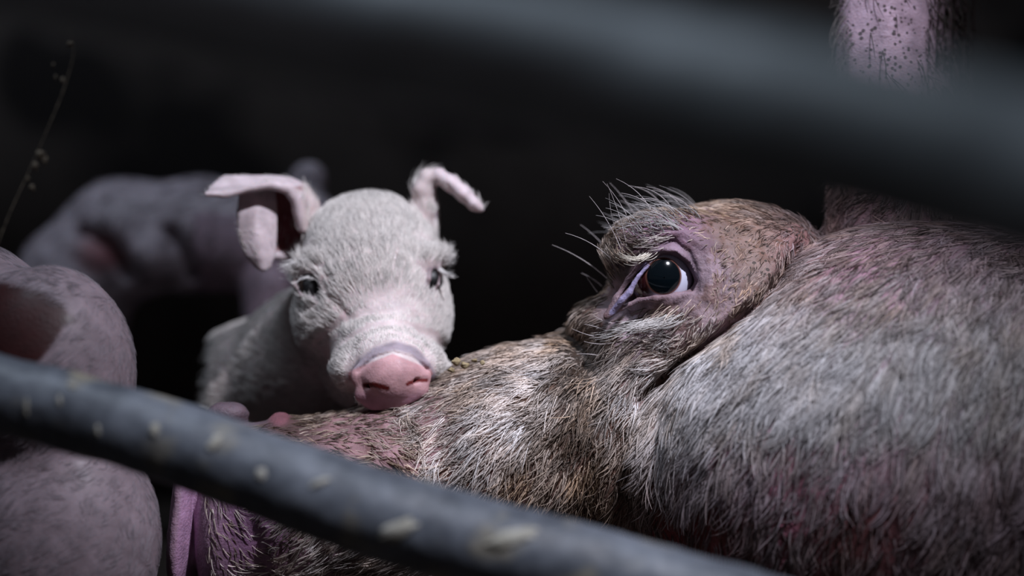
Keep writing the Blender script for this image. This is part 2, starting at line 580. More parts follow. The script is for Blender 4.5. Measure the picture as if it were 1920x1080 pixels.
M_WALL = rough_material('sooty_wall', lin((76, 70, 67)), lin((118, 110, 106)), 3.0, 0.9, c3=lin((52, 48, 48)), s3=5, t3=(0.5, 0.6))
M_FLOOR = rough_material('wet_pen_floor', lin((25, 18, 15)), lin((60, 48, 38)), 20, 0.7)
tag(box('floor', (-2.2, -1.0, -0.05), (2.6, 2.2, 0.0), M_FLOOR), kind='structure')
tag(box('wall_back', (-2.2, 1.55, 0.0), (2.6, 1.65, 1.8), M_WALL), kind='structure')
tag(box('wall_left', (-2.3, -1.0, 0.0), (-2.2, 1.65, 1.8), M_WALL), kind='structure')

# ------------------------------------------------------------------ steel rails of the crate
def tube(path, radii, seg=40, sub=60, rough=0.0, scale=0.02, seed=3):
    """swept tube through world points, with a dented, crusted surface"""
    path = np.array(path, float)
    x = np.linspace(0, len(path) - 1, sub)
    i = np.clip(x.astype(int), 0, len(path) - 2); t = (x - i)[:, None]
    pm = path[np.maximum(i - 1, 0)]; p0 = path[i]; p1 = path[i + 1]; p2 = path[np.minimum(i + 2, len(path) - 1)]
    C = 0.5 * (2 * p0 + (p1 - pm) * t + (2 * pm - 5 * p0 + 4 * p1 - p2) * t ** 2 + (3 * p0 - pm - 3 * p1 + p2) * t ** 3)
    R = np.interp(x, range(len(radii)), radii)
    D = np.gradient(C, axis=0); D /= np.linalg.norm(D, axis=1, keepdims=True)
    up = np.array([0, 1.0, 0.001]); A = np.cross(D, up); A /= np.linalg.norm(A, axis=1, keepdims=True); B = np.cross(A, D)
    th = np.linspace(0, 2 * np.pi, seg, endpoint=False)
    P = (C[:, None] + R[:, None, None] * (np.cos(th)[None, :, None] * A[:, None] + np.sin(th)[None, :, None] * B[:, None]))
    N = (P - C[:, None]) / R[:, None, None]
    P = P.reshape(-1, 3); N = N.reshape(-1, 3)
    if rough:
        P = P + N * ((fbm(P, scale, seed, 4) - 0.5) * rough)[:, None]
    Q = np.array([(a * seg + b, a * seg + (b + 1) % seg, (a + 1) * seg + (b + 1) % seg, (a + 1) * seg + b) for a in range(sub - 1) for b in range(seg)])[:, ::-1]
    return P, Q

def W3(px, py, d):
    return ((px - 960) / FPX * d, d, CZ - (py - 540) / FPX * d)

M_RAIL = rough_material('grimy_steel', lin((58, 62, 70)), lin((104, 109, 118)), 40, 0.5, c3=lin((128, 122, 108)), s3=42, t3=(0.56, 0.74), bump=0.5)
M_RAIL2 = rough_material('upper_steel', lin((112, 120, 122)), lin((178, 186, 192)), 9, 0.5, c3=lin((80, 62, 50)), s3=30, t3=(0.6, 0.75), bump=0.3)
M_CRUST = rough_material('dried_feed', lin((140, 136, 122)), lin((175, 172, 165)), 300, 0.85)

low = [W3(-700, 640, 0.74), W3(-300, 678, 0.725), W3(0, 738, 0.71), W3(300, 822, 0.70), W3(700, 962, 0.685), W3(1150, 1085, 0.67), W3(1700, 1240, 0.65), W3(2400, 1440, 0.63)]
P, Q = tube(low, [0.0160, 0.0160, 0.0158, 0.0162, 0.0180, 0.0178, 0.0175, 0.017], 64, 420, 0.0022, 0.018)
lower = tag(mesh_obj('crate_rail', P, Q, M_RAIL), 'grimy grey steel rail spotted with dried feed, below the facing piglet', 'rail')
# dried splashes standing on the rail
def splash(px, py, rx, ry, rot, seed):
    """a thin crust lying on the lower rail where the line of sight (px, py) meets it"""
    mid = P.reshape(420, 64, 3)
    o = np.array([0, 0, CZ]); dr = np.array([(px - 960) / FPX, 1, -(py - 540) / FPX])
    C = mid.mean(1)
    tt = np.linspace(0.6, 0.72, 400)
    best = None
    L = o + dr * tt[:, None]
    for t_, p_ in zip(tt, L):
        d = np.linalg.norm(C - p_, axis=1); i = d.argmin()
        r = np.linalg.norm(mid[i] - C[i], axis=1).mean()
        if d[i] < r:
            best = (p_, C[i]); break
    if best is None: return None
    p_, c_ = best
    n = (p_ - c_); n /= np.linalg.norm(n)
    s = np.linalg.norm(p_) / FPX
    a = np.cross(n, (0, 1, 0.3)); a /= np.linalg.norm(a); b = np.cross(n, a)
    # a in picture terms
    g = np.random.default_rng(seed)
    th = np.linspace(0, 2 * np.pi, 28, endpoint=False)
    wob = 1 + 0.18 * np.sin(2 * th + g.random() * 6) + 0.12 * np.sin(5 * th + g.random() * 6)
    ax = np.array([math.cos(math.radians(rot)), 0, -math.sin(math.radians(rot))]); ax -= n * (ax @ n); ax /= np.linalg.norm(ax)
    ay = np.cross(n, ax)
    rad = np.linalg.norm(p_ - c_)
    pts = []
    for k, h in ((1.0, -0.0012), (0.85, 0.0006), (0.5, 0.0011), (0.02, 0.0013)):
        for q in range(28):
            e = (ax * math.cos(th[q]) * rx + ay * math.sin(th[q]) * ry) * s * wob[q] * k
            v = p_ + e
            ci = C[np.linalg.norm(C - v, axis=1).argmin()]
            w = v - ci; dd = C[min(len(C) - 1, 5)] - C[0]; 
            w /= np.linalg.norm(w)
            pts.append(ci + w * (rad + h))
    F4 = [(l * 28 + q, l * 28 + (q + 1) % 28, (l + 1) * 28 + (q + 1) % 28, (l + 1) * 28 + q) for l in range(3) for q in range(28)]
    return mesh_obj('dried_splash', np.array(pts), F4, M_CRUST, lower)
for i, a in enumerate([(745, 995, 50, 17, -28), (960, 1008, 60, 17, -12), (490, 890, 13, 12, 0), (290, 806, 11, 13, 20), (402, 830, 9, 24, 30),
                       (135, 724, 12, 8, 0), (50, 765, 5, 17, 0), (184, 808, 5, 11, 0), (112, 752, 4, 13, 0), (600, 905, 20, 8, -30)]):
    splash(*a, 40 + i)

up = [W3(-400, -190, 0.43), W3(300, -32, 0.40), W3(900, 95, 0.37), W3(1200, 160, 0.354), W3(1500, 228, 0.332), W3(1900, 328, 0.305), W3(2500, 500, 0.27)]
Pu, Qu = tube(up, [0.0160] * 7, 48, 160, 0.0015, 0.02, 9)
upper = tag(mesh_obj('crate_rail', Pu, Qu, M_RAIL2), 'thick blurred steel rail above the sow, very close', 'rail')

# ------------------------------------------------------------------ cobweb on the far left
M_WEB = rough_material('dusty_web', lin((85, 76, 64)), lin((120, 108, 92)), 400, 0.9)
wp = [W3(122, 20, 0.97), W3(138, 90, 0.97), W3(122, 160, 0.97), W3(90, 240, 0.965), W3(55, 320, 0.965), W3(10, 420, 0.96), W3(-40, 560, 0.96)]
P, Q = tube(wp, [0.00022, 0.00025, 0.0004, 0.00025, 0.0003, 0.00025, 0.0002], 8, 160, 0.0005, 0.003)
web = tag(mesh_obj('cobweb_strand', P, Q, M_WEB), 'dusty cobweb strand hanging in the dark, leftmost', 'cobweb')
g = np.random.default_rng(5)
def clot(px, py, d, r, seed):
    p, q = sphere((0, 0, 0), 1, 14, 10)
    p = p * (0.6 + 0.8 * noise(p + seed * 9.1, 0.6, seed))[:, None] * np.array([r, r, r * 1.3])
    return mesh_obj('dust_clot', p + np.array(W3(px, py, d)), q, M_WEB, web)
for i, (x, y, r) in enumerate([(132, 82, .0016), (118, 150, .0012), (105, 145, .001), (76, 290, .0022), (84, 300, .0016), (66, 312, .0018), (60, 352, .0013), (100, 122, .0009), (52, 335, .001)]):
    clot(x, y, 0.965, r, i)

# ================================================================== the sow
D_SOW = 0.82
EYE_S = [(1148, 586), (1164, 556), (1184, 525), (1206, 497), (1232, 480), (1262, 480), (1284, 497), (1300, 527), (1290, 545), (1262, 552), (1228, 556), (1200, 560), (1172, 572)]
CREASE = [(1496, 470), (1462, 525), (1420, 572), (1360, 618), (1300, 660), (1248, 705), (1205, 748)]
def build_sow():
    U = axis(250, (380, 8), (560, 9), (1120, 6.5), (1330, 3.2), (1620, 7), (1980, 11), (2400, 30), (5200, 60))
    V = axis(-420, (-40, 16), (340, 10), (430, 6), (610, 3.2), (960, 6.5), (1140, 9), (1340, 18))
    W = axis(-320, (-120, 11), (40, 7), (170, 3.4), (420, 10), (1300, 36))
    f = Field(U, V, W)
    # head
    f.ell(T(1372, 640, 330), (252, 262, 275), 10)
    f.ell(T(1245, 480, 190), (110, 85, 100), 60)                 # brow over the eye
    f.chain([(1165, 795, 310, 205), (960, 850, 285, 180), (728, 934, 255, 160), (545, 950, 230, 168)], 60)
    f.ell(T(1255, 835, 300), (175, 200, 235), 70)                # cheek
    f.ell(T(1130, 620, 250), (60, 55, 80), 60)
    # neck, jowl and trunk
    f.ell(T(1735, 830, 195), (535, 412, 400), 14)
    f.ell(T(1680, 960, 240), (450, 300, 340), 120)
    f.ell(T(2300, 700, 560), (650, 520, 480), 160)
    f.ell((3500, 810, 620), (1300, 480, 520), 160, f=False)
    f.ell((4450, 860, 600), (560, 430, 520), 160, f=False)
    f.cone((2150, 1130, 250), (1500, 1215, 60), 130, 60, 60)     # folded fore leg
    f.cone((1500, 1215, 60), (1180, 1240, 40), 58, 46, 20)
    f.cone((4300, 1080, 200), (3700, 1200, 20), 190, 75, 80)
    f.cone((3700, 1200, 20), (3300, 1240, 20), 70, 46, 20)
    # snout end: disc and folds
    f.ell(T(440, 985, 222), (74, 190, 150), 30)
    f.ell(T(354, 975, 215), (27, 165, 140), 5, rot=5)
    f.ell(T(524, 790, 225), (20, 18, 30), 12)
    f.ell(T(428, 776, 215), (40, 24, 40), 14)
    for i, (a, b) in enumerate([((560, 900), (610, 1080)), ((470, 880), (500, 1080)), ((640, 800), (760, 900))]):
        f.groove([a, ((a[0] + b[0]) / 2 - 14, (a[1] + b[1]) / 2), b], 7, 12, 240)
    # the deep fold between face and jowl
    f.groove(CREASE, 44, 13, 330, [0.35, 0.9, 1, 1, 1, 0.9, 0.4])
    f.groove([(1205, 748), (1178, 820), (1168, 900), (1180, 990)], 18, 26, 330)
    f.groove([(1545, 440), (1500, 480), (1470, 530)], 10, 16, 330)
    f.groove([(1095, 640), (1120, 700), (1108, 770)], 22, 26, 300)       # hollow in front of the cheek
    f.groove([(1030, 600), (1075, 640), (1095, 690)], 12, 22, 330)
    # folds round the eye
    f.groove([(1225, 455), (1262, 452), (1292, 475), (1306, 510), (1306, 545)], 9, 6, 330)
    f.groove([(1240, 436), (1285, 434), (1325, 462), (1336, 510), (1330, 560)], -7, 10, 330)
    f.groove([(1345, 470), (1352, 520), (1342, 590)], 6, 9, 330)
    f.groove([(1300, 553), (1270, 574), (1230, 584), (1185, 592)], 5, 6, 330)
    f.groove([(1290, 600), (1240, 618), (1180, 622)], 4, 9, 330)
    f.groove([(1340, 430), (1390, 440), (1440, 470)], 5, 10, 330)
    ec = T(1240, 521, 150)
    er = 64
    ES = np.array(EYE_S, float); ES = [tuple(p) for p in ES.mean(0) + (ES - ES.mean(0)) * 1.14]
    f.hole(ES, 165, 3)
    L = ES + ES[:1]
    pr = []
    for (x, y) in L:
        X, Y, _ = T(x, y, 90)
        dd = max(0.0, (er + 5) ** 2 - (X - ec[0]) ** 2 - (Y - ec[1]) ** 2)
        wz = max(ec[2] - math.sqrt(dd), 82) if dd > 0 else 110
        wz = min(wz, 112)
        up = y < 545 and x > 1195
        pr.append((x, y, wz, 6.5 if up else 5))
    f.chain(pr, 7)
    f.chain([(1216, 497, 92, 3), (1196, 519, 92, 4.5), (1180, 548, 93, 8), (1166, 562, 96, 7), (1146, 588, 108, 4)], 4)
    # the raised near ear: rolled front edge, then the hollow behind it
    rows = [[(1560, 430, 330, 16), (1600, 440, 290, 18), (1660, 440, 270, 18), (1720, 430, 300, 14), (1800, 430, 400, 12), (1900, 430, 470, 10)],
            [(1570, 250, 330, 12), (1600, 240, 290, 15), (1655, 240, 265, 16), (1720, 240, 290, 13), (1820, 240, 430, 10), (1950, 240, 470, 10)],
            [(1575, 60, 330, 10), (1600, 60, 290, 13), (1660, 60, 262, 14), (1730, 60, 290, 12), (1830, 40, 430, 9), (1980, 40, 450, 9)],
            [(1600, -120, 340, 9), (1625, -120, 300, 11), (1680, -120, 280, 12), (1745, -130, 300, 10), (1830, -140, 420, 9), (1930, -140, 430, 8)],
            [(1690, -290, 350, 7), (1700, -290, 335, 8), (1725, -300, 320, 8), (1760, -300, 330, 8), (1800, -290, 370, 7), (1840, -280, 380, 7)]]
    f.sheet(rows, 10, (46, 34))
    P, Q = f.mesh()
    P = relax(P, Q, 2, 0.35)
    fine = 1 - smooth(1350, 1450, P[:, 0]) * 1.0
    N = normals(P, Q)
    P = P + N * ((fbm(P, 34, 3, 3) - 0.5) * 7)[:, None] * (P[:, 0] < 2000)[:, None]
    N = normals(P, Q)
    SOLID.append((f, D_SOW))
    px, py = proj(P)
    eyem = poly_mask(px, py, EYE_S, 14) * (P[:, 2] < 170)
    n1 = fbm(P, 60, 11); n2 = fbm(P, 18, 12)
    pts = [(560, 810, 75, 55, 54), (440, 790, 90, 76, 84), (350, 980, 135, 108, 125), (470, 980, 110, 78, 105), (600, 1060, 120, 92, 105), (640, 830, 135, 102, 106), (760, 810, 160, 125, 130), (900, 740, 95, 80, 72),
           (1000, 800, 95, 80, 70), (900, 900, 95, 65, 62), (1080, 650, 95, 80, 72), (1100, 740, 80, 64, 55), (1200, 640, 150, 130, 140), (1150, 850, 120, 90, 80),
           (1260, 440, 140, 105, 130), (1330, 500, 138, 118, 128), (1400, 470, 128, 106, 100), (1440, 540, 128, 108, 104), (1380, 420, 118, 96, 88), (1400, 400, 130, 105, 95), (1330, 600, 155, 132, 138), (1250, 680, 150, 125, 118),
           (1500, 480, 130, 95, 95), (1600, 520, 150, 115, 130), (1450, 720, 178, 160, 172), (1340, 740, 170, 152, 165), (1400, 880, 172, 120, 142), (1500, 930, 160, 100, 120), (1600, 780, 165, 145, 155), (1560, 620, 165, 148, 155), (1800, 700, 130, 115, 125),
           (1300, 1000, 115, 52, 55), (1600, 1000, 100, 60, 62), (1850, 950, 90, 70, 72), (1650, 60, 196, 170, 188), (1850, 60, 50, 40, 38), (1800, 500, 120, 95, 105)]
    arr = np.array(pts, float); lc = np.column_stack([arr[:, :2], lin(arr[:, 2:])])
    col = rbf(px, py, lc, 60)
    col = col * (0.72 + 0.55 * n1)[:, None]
    brown = smooth(0.52, 0.64, n2) * 0.55 * (1 - smooth(1480, 1620, px))
    face = smooth(560, 760, px)
    col = mixc(col, (95, 62, 44), brown * face)
    d_eye, _ = dist_line(px, py, np.array(EYE_S + EYE_S[:1], float))
    rim = (1 - smooth(8, 26, d_eye)) * (P[:, 2] < 250)
    col = mixc(col, (118, 98, 108), rim * 0.6)
    dl, _ = dist_line(px, py, np.array([(1225, 462), (1262, 462), (1290, 485), (1300, 515)], float))
    col = mixc(col, (135, 116, 130), (1 - smooth(8, 20, dl)) * 0.7)
    dl, _ = dist_line(px, py, np.array([(1240, 436), (1285, 434), (1320, 460)], float))
    col = mixc(col, (110, 88, 100), (1 - smooth(10, 26, dl)) * 0.7)
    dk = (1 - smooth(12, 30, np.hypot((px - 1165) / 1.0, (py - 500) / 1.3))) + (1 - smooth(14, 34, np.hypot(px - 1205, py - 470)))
    col = mixc(col, (45, 30, 28), np.clip(dk, 0, 1) * 0.85)  # brow shadow beside the eye, painted into the skin
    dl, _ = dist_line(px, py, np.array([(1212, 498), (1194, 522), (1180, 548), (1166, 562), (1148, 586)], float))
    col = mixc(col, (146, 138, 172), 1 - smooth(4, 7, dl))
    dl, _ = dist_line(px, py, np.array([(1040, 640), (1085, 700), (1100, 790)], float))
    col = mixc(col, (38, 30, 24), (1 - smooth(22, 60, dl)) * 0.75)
    col = mixc(col, (165, 128, 158), (1 - smooth(14, 24, np.abs(px - 354 + (py - 975) * .09))) * (py > 800))
    col = mixc(col, (112, 72, 80), (1 - smooth(14, 26, np.hypot(px - 524, py - 778))))
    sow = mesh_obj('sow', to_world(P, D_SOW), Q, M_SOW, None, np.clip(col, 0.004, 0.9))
    dirt = (0.25 + 0.75 * smooth(0.4, 0.6, fbm(P, 90, 21))) * (1 - smooth(1500, 1750, px)) * smooth(1290, 1350, px + (py > 600) * 200)
    dirt = np.maximum(dirt, (px > 1550) & (py < 200))
    add_dirt(sow, dirt * (rim < 0.3))
    tag(sow, 'large pale sow with a dirty bristly face and one dark eye open', 'pig')
    # eyeball
    p, q = sphere(ec, er, 160, 110)
    ex, ey = proj(p)
    r = np.hypot((ex - 1244) / 1.0, (ey - 518) / 1.05)
    c = np.tile(lin((205, 205, 225)), (len(p), 1))
    c = mixc(c, (58, 22, 22), (1 - smooth(1212, 1240, ex)))
    c = mixc(c, (110, 70, 60), 1 - smooth(33, 35, r))
    c = mixc(c, (5, 12, 17), 1 - smooth(30.5, 32.5, r))
    eo = mesh_obj('eye', to_world(p, D_SOW), q, M_EYE, sow, c)
    eo['label'] = 'dark eye with a sliver of white'
    # ---- bristles
    ctl = [  # px, py, du, dv, length, density, brightness(0..1), brown(0..1)
        (420, 1000, .5, .8, 26, .25, .35, .3), (600, 1060, .6, -.7, 50, 1., .60, .1), (700, 1060, .6, -.7, 54, 1.2, .65, .1), (500, 960, .7, -.6, 36, .35, .35, .2), (540, 1000, .65, -.7, 44, .7, .5, .1),
        (570, 820, .9, .2, 22, .5, .15, .6), (640, 810, .9, .25, 24, .7, .36, .5), (740, 830, .9, .35, 32, .8, .5, .4), (860, 720, -.8, .4, 30, .8, .50, .4), (820, 800, -.8, .5, 48, .7, .8, .1),
        (960, 680, -.85, .55, 40, 1., .6, .3), (1000, 740, -.75, .62, 52, 1.3, .95, 0), (960, 800, -.75, .6, 56, 1.3, .95, 0), (900, 850, -.6, .75, 52, 1., .8, .1),
        (1050, 820, -.5, .85, 50, 1.1, .42, .5), (1000, 900, -.35, .93, 50, .8, .22, .7), (1120, 900, -.2, .98, 48, .8, .25, .6), (1100, 760, -.55, .8, 44, 1.0, .2, .5), (1110, 830, -.4, .9, 44, .9, .3, .6),
        (1060, 620, -.7, .6, 26, 1.0, .55, .5), (1150, 680, -.75, .62, 50, 1.1, .75, .1), (1250, 620, -.95, .15, 36, .6, .85, .1), (1200, 740, -.55, .83, 46, 1.3, .9, .1), (1160, 800, -.35, .93, 46, 1.2, .75, .3),
        (1330, 500, -.3, .95, 12, .45, .45, .6), (1400, 450, -.55, .8, 15, .9, .5, .7), (1400, 510, -.5, .85, 14, .8, .5, .7), (1350, 440, -.5, .6, 14, .5, .4, .8), (1300, 385, -.7, -.5, 30, 1.0, .45, .7), (1420, 390, -.5, -.5, 26, 1.0, .5, .6), (1370, 560, -.4, .9, 15, .5, .6, .6),
        (1480, 430, -.6, .75, 30, .9, .5, .5), (1320, 600, -.5, .85, 20, .7, .75, .4), (1190, 430, -.85, -.4, 34, .8, .3, .3), (1130, 500, -.75, -.5, 34, 1.1, .6, .4),
        (1165, 515, -.8, -.3, 26, .7, .12, .5), (1200, 468, -.8, -.3, 24, .6, .15, .4), (1110, 590, -.7, .5, 24, .8, .2, .4), (1090, 700, -.6, .7, 40, .9, .25, .3), (1290, 460, -.6, .2, 14, .2, .5, .2),
        (1560, 500, -.5, .85, 46, .5, .6, .4), (1620, 470, -.5, .85, 44, .4, .55, .5), (1450, 850, -.5, .88, 64, .45, .75, .1), (1450, 620, -.7, .72, 70, 1.1, 1., 0), (1350, 700, -.75, .66, 80, 1.3, 1., 0), (1280, 780, -.7, .7, 76, 1.3, 1., 0), (1300, 880, -.6, .8, 70, .6, .7, .1),
        (1560, 700, -.45, .9, 72, 1., .95, 0), (1700, 650, -.4, .9, 66, .9, .8, .1), (1850, 600, -.45, .88, 64, .8, .6, .2), (1600, 850, -.3, .95, 66, .4, .7, 0), (1800, 850, -.25, .97, 62, .4, .6, .1), (1560, 930, -.3, .95, 56, .25, .55, .1),
        (1300, 980, -.3, .95, 46, .12, .35, .3), (1600, 980, -.2, .97, 46, .15, .35, .3), (1700, 520, -.45, .88, 54, .5, .55, .3)]
    C = np.array(ctl, float)
    def dens(cu, cv, c3):
        r = rbf(cu, cv, C, 60)[:, 3]
        r = r * (0.5 + 1.0 * fbm(c3, 40, 31))
        de, _ = dist_line(cu, cv, np.array(EYE_S + EYE_S[:1], float))
        ins = inside(cu, cv, np.array(EYE_S, float))
        r = r * smooth(12, 30, de) * ~ins
        lid = poly_mask(cu, cv, [(1235, 425), (1290, 428), (1340, 470), (1335, 560), (1300, 580), (1290, 500), (1225, 470)], 8)
        r = r * (1 - 0.85 * lid)
        r = r * (cu < 2500) * (cv < 1200) * (c3[:, 2] < 420) * (cu > 385) * (cv > 330) * ~((cu < 540) & (cv < 800))
        dc, _ = dist_line(cu, cv, np.array(CREASE, float))
        return r * smooth(4, 12, dc)
    def field(px, py, R, nr):
        m = rbf(px, py, C, 60)
        d = np.stack([m[:, 0], m[:, 1], np.zeros(len(px))], 1)
        g = np.random.default_rng(3)
        br = np.clip(m[:, 4] + g.normal(size=len(px)) * 0.26 + (fbm(R, 45, 41) - 0.5) * np.where(px + 0.9 * py > 1900, 0.6, 1.5), 0.03, 1.1)
        a = lin((70, 58, 50))[None] + (lin((240, 236, 238)) - lin((70, 58, 50)))[None] * (br ** 1.2)[:, None]
        bw = np.clip(m[:, 5] + 0.22 * (1 - smooth(1180, 1420, px + 0.4 * (py - 700))) + (fbm(R, 30, 43) - 0.5) * 1.1, 0, 1)[:, None]
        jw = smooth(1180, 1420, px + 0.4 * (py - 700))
        lit = np.exp(-(((px - 1400) / 170) ** 2 + ((py - 690) / 130) ** 2))  # jowl hair coloured paler here, standing for the pool of light
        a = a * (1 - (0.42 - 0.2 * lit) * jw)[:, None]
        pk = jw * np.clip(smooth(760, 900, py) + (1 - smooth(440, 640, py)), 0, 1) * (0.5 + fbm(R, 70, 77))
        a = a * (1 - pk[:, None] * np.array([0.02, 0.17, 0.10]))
        a = a * (1 - bw) + (a * np.array([0.85, 0.62, 0.42])) * bw
        return d, m[:, 2], np.clip(a, 0.01, 0.95)
    def right_of_fold(cu, cv):
        return 1 - smooth(-10, 10, np.interp(cv, [430, 470, 525, 572, 618, 660, 705, 748, 900, 1100], [1540, 1500, 1462, 1420, 1360, 1300, 1248, 1205, 1175, 1190]) - cu)
    densA = lambda cu, cv, c3: dens(cu, cv, c3) * (1 - right_of_fold(cu, cv))
    densB = lambda cu, cv, c3: dens(cu, cv, c3) * right_of_fold(cu, cv)
    grow(P, Q, N, 19000, densA, field, D_SOW, 'face_bristles', M_HAIR, sow, 0.85, seed=4, lift=0.34, clump=0.35, clump_n=0.08, jitter=0.34)
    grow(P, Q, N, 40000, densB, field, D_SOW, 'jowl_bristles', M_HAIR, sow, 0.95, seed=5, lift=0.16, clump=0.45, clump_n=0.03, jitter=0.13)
    # fine undercoat
    def dens2(cu, cv, c3): return dens(cu, cv, c3) * (0.3 + (cu > 1000))
    def field2(px, py, R, nr):
        d, L, c = field(px, py, R, nr); return d, L * 0.5, c * 0.8
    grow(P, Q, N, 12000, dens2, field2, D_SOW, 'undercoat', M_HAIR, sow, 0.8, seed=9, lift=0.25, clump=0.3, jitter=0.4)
    # ear fringe
    def dens3(cu, cv, c3): return ((cu > 1560) & (cv < 330) & (cv > -200)) * (0.25 + 2.0 * (cu < 1600) + 1.2 * (cu > 1735))
    def field3(px, py, R, nr):
        k = px < 1625
        d = np.stack([np.where(k, -.45, .35), np.where(k, .9, .93), np.zeros(len(px))], 1)
        c = np.where(k[:, None], lin((120, 112, 110))[None], lin((60, 52, 46))[None])
        return d, np.where(k, 46, 50) + 0 * px, c
    grow(P, Q, N, 2600, dens3, field3, D_SOW, 'ear_fringe', M_HAIR, sow, 1.0, seed=12, lift=0.5, clump=0.3, facing=1.1)
    # long brow hairs and lashes, hair by hair
    lash = []
    def long_hair(x0, y0, x1, y1, sag=0.0, w0=150, w1=90, r=1.2, c=(215, 205, 205)):
        lash.append((x0, y0, x1, y1, sag, w0, w1, r, c))
    for a in [(1138, 522, 1035, 459, 6), (1152, 492, 1060, 437, 8), (1158, 498, 1088, 421, 6), (1168, 478, 1105, 368, 6), (1176, 466, 1138, 344, 4), (1168, 462, 1142, 362, -6),
              (1190, 445, 1130, 340, 8), (1205, 432, 1143, 342, 5), (1230, 415, 1155, 335, 12), (1250, 404, 1178, 348, 14), (1262, 396, 1190, 350, 12), (1280, 392, 1212, 350, 10),
              (1290, 392, 1225, 356, 8), (1242, 416, 1165, 362, 12), (1225, 428, 1160, 376, 10), (1214, 436, 1146, 402, 10), (1270, 402, 1200, 372, 10), (1255, 410, 1186, 384, 10),
              (1206, 448, 1150, 410, 8), (1180, 462, 1132, 425, 4), (1300, 398, 1236, 366, 10), (1235, 425, 1172, 396, 8), (1128, 536, 1090, 512, 2), (1120, 548, 1100, 520, 0)]:
        long_hair(*a, w0=205, w1=150, r=0.95 if a[0] - a[2] > 60 else .75)
    g = np.random.default_rng(21)
    for i in range(105):                   # the shock of brow hair
        q_ = 0.55 + 0.45 * g.random()
        x = 1185 + 130 * g.random(); y = 452 - (x - 1185) * 0.42 + g.normal() * 9
        L = 40 + 55 * g.random(); a = math.radians(205 + g.normal() * 11)
        long_hair(x, y, x + L * math.cos(a), y + L * math.sin(a) * 1.0, 6 + 6 * g.random(), 200, 165, .75 + .3 * g.random(), tuple(v * q_ for v in (210, 205, 205)))
    for i in range(26):                    # pale lashes over the eye
        x = 1262 - 62 * g.random(); y = 474 + g.normal() * 2.5
        L = 38 + 26 * g.random()
        long_hair(x, y, x - L, y + 5 + g.normal() * 4, -8 - 4 * g.random(), 84, 66, .8, (220, 212, 200))
    for i in range(22):
        x = 1268 - 45 * g.random(); y = 446 + g.normal() * 9
        long_hair(x, y, x - 32 - 14 * g.random(), y + 4 + g.normal() * 5, -3, 96, 80, .7, (205, 195, 190))
    for i in range(70):                    # hairs under the eye, pointing to the snout
        t = g.random(); x = 1290 - 120 * t; y = 580 + 22 * t + 18 * g.random()
        L = 35 + 40 * g.random()
        long_hair(x, y, x - L, y + 6 + 16 * g.random(), -7 * g.random(), 100, 84, .7, (215, 210, 208))
    for a in [(1150, 606, 1112, 590, -3), (1150, 636, 1072, 616, -4), (1128, 668, 1082, 664, 2), (1140, 622, 1096, 608, 2), (1160, 640, 1095, 640, -5)]:
        long_hair(*a, w0=150, w1=100, r=.9)
    k = 8; n = len(lash)
    pts = np.zeros((n, k, 3)); rad = np.zeros((n, k)); cl = np.zeros((n, 3))
    kd = KDTree(len(P))
    for i, (a, b, c) in enumerate(np.column_stack([px, py, np.zeros(len(px))])[::1]):
        kd.insert((a, b, 0.0 if (N[i, 2] < 0.35 and P[i, 2] < 420) else 500.0), i)
    kd.balance()
    for i, (x0, y0, x1, y1, sag, w0, w1, r, c) in enumerate(lash):
        j = kd.find((x0, y0, 0))[1]
        w0 = P[j, 2] + 2
        w1 = w0 - (25 if w0 < 160 else 30)
        for t_ in range(k):
            t = t_ / (k - 1)
            x = x0 + (x1 - x0) * t; y = y0 + (y1 - y0) * t
            nx, ny = -(y1 - y0), (x1 - x0); l = math.hypot(nx, ny)
            s = 4 * sag * t * (1 - t)
            w = w0 + (w1 - w0) * t
            pts[i, t_] = T(x + nx / l * s, y + ny / l * s, w)
            rad[i, t_] = r * (1 - 0.75 * t)
        cl[i] = lin(c)
    Wp = to_world(pts.reshape(-1, 3), D_SOW).reshape(n, k, 3)
    lo = curves_obj('lashes', Wp, rad * D_SOW / FPX, cl, M_HAIR, sow)
    return sow
sow = build_sow()

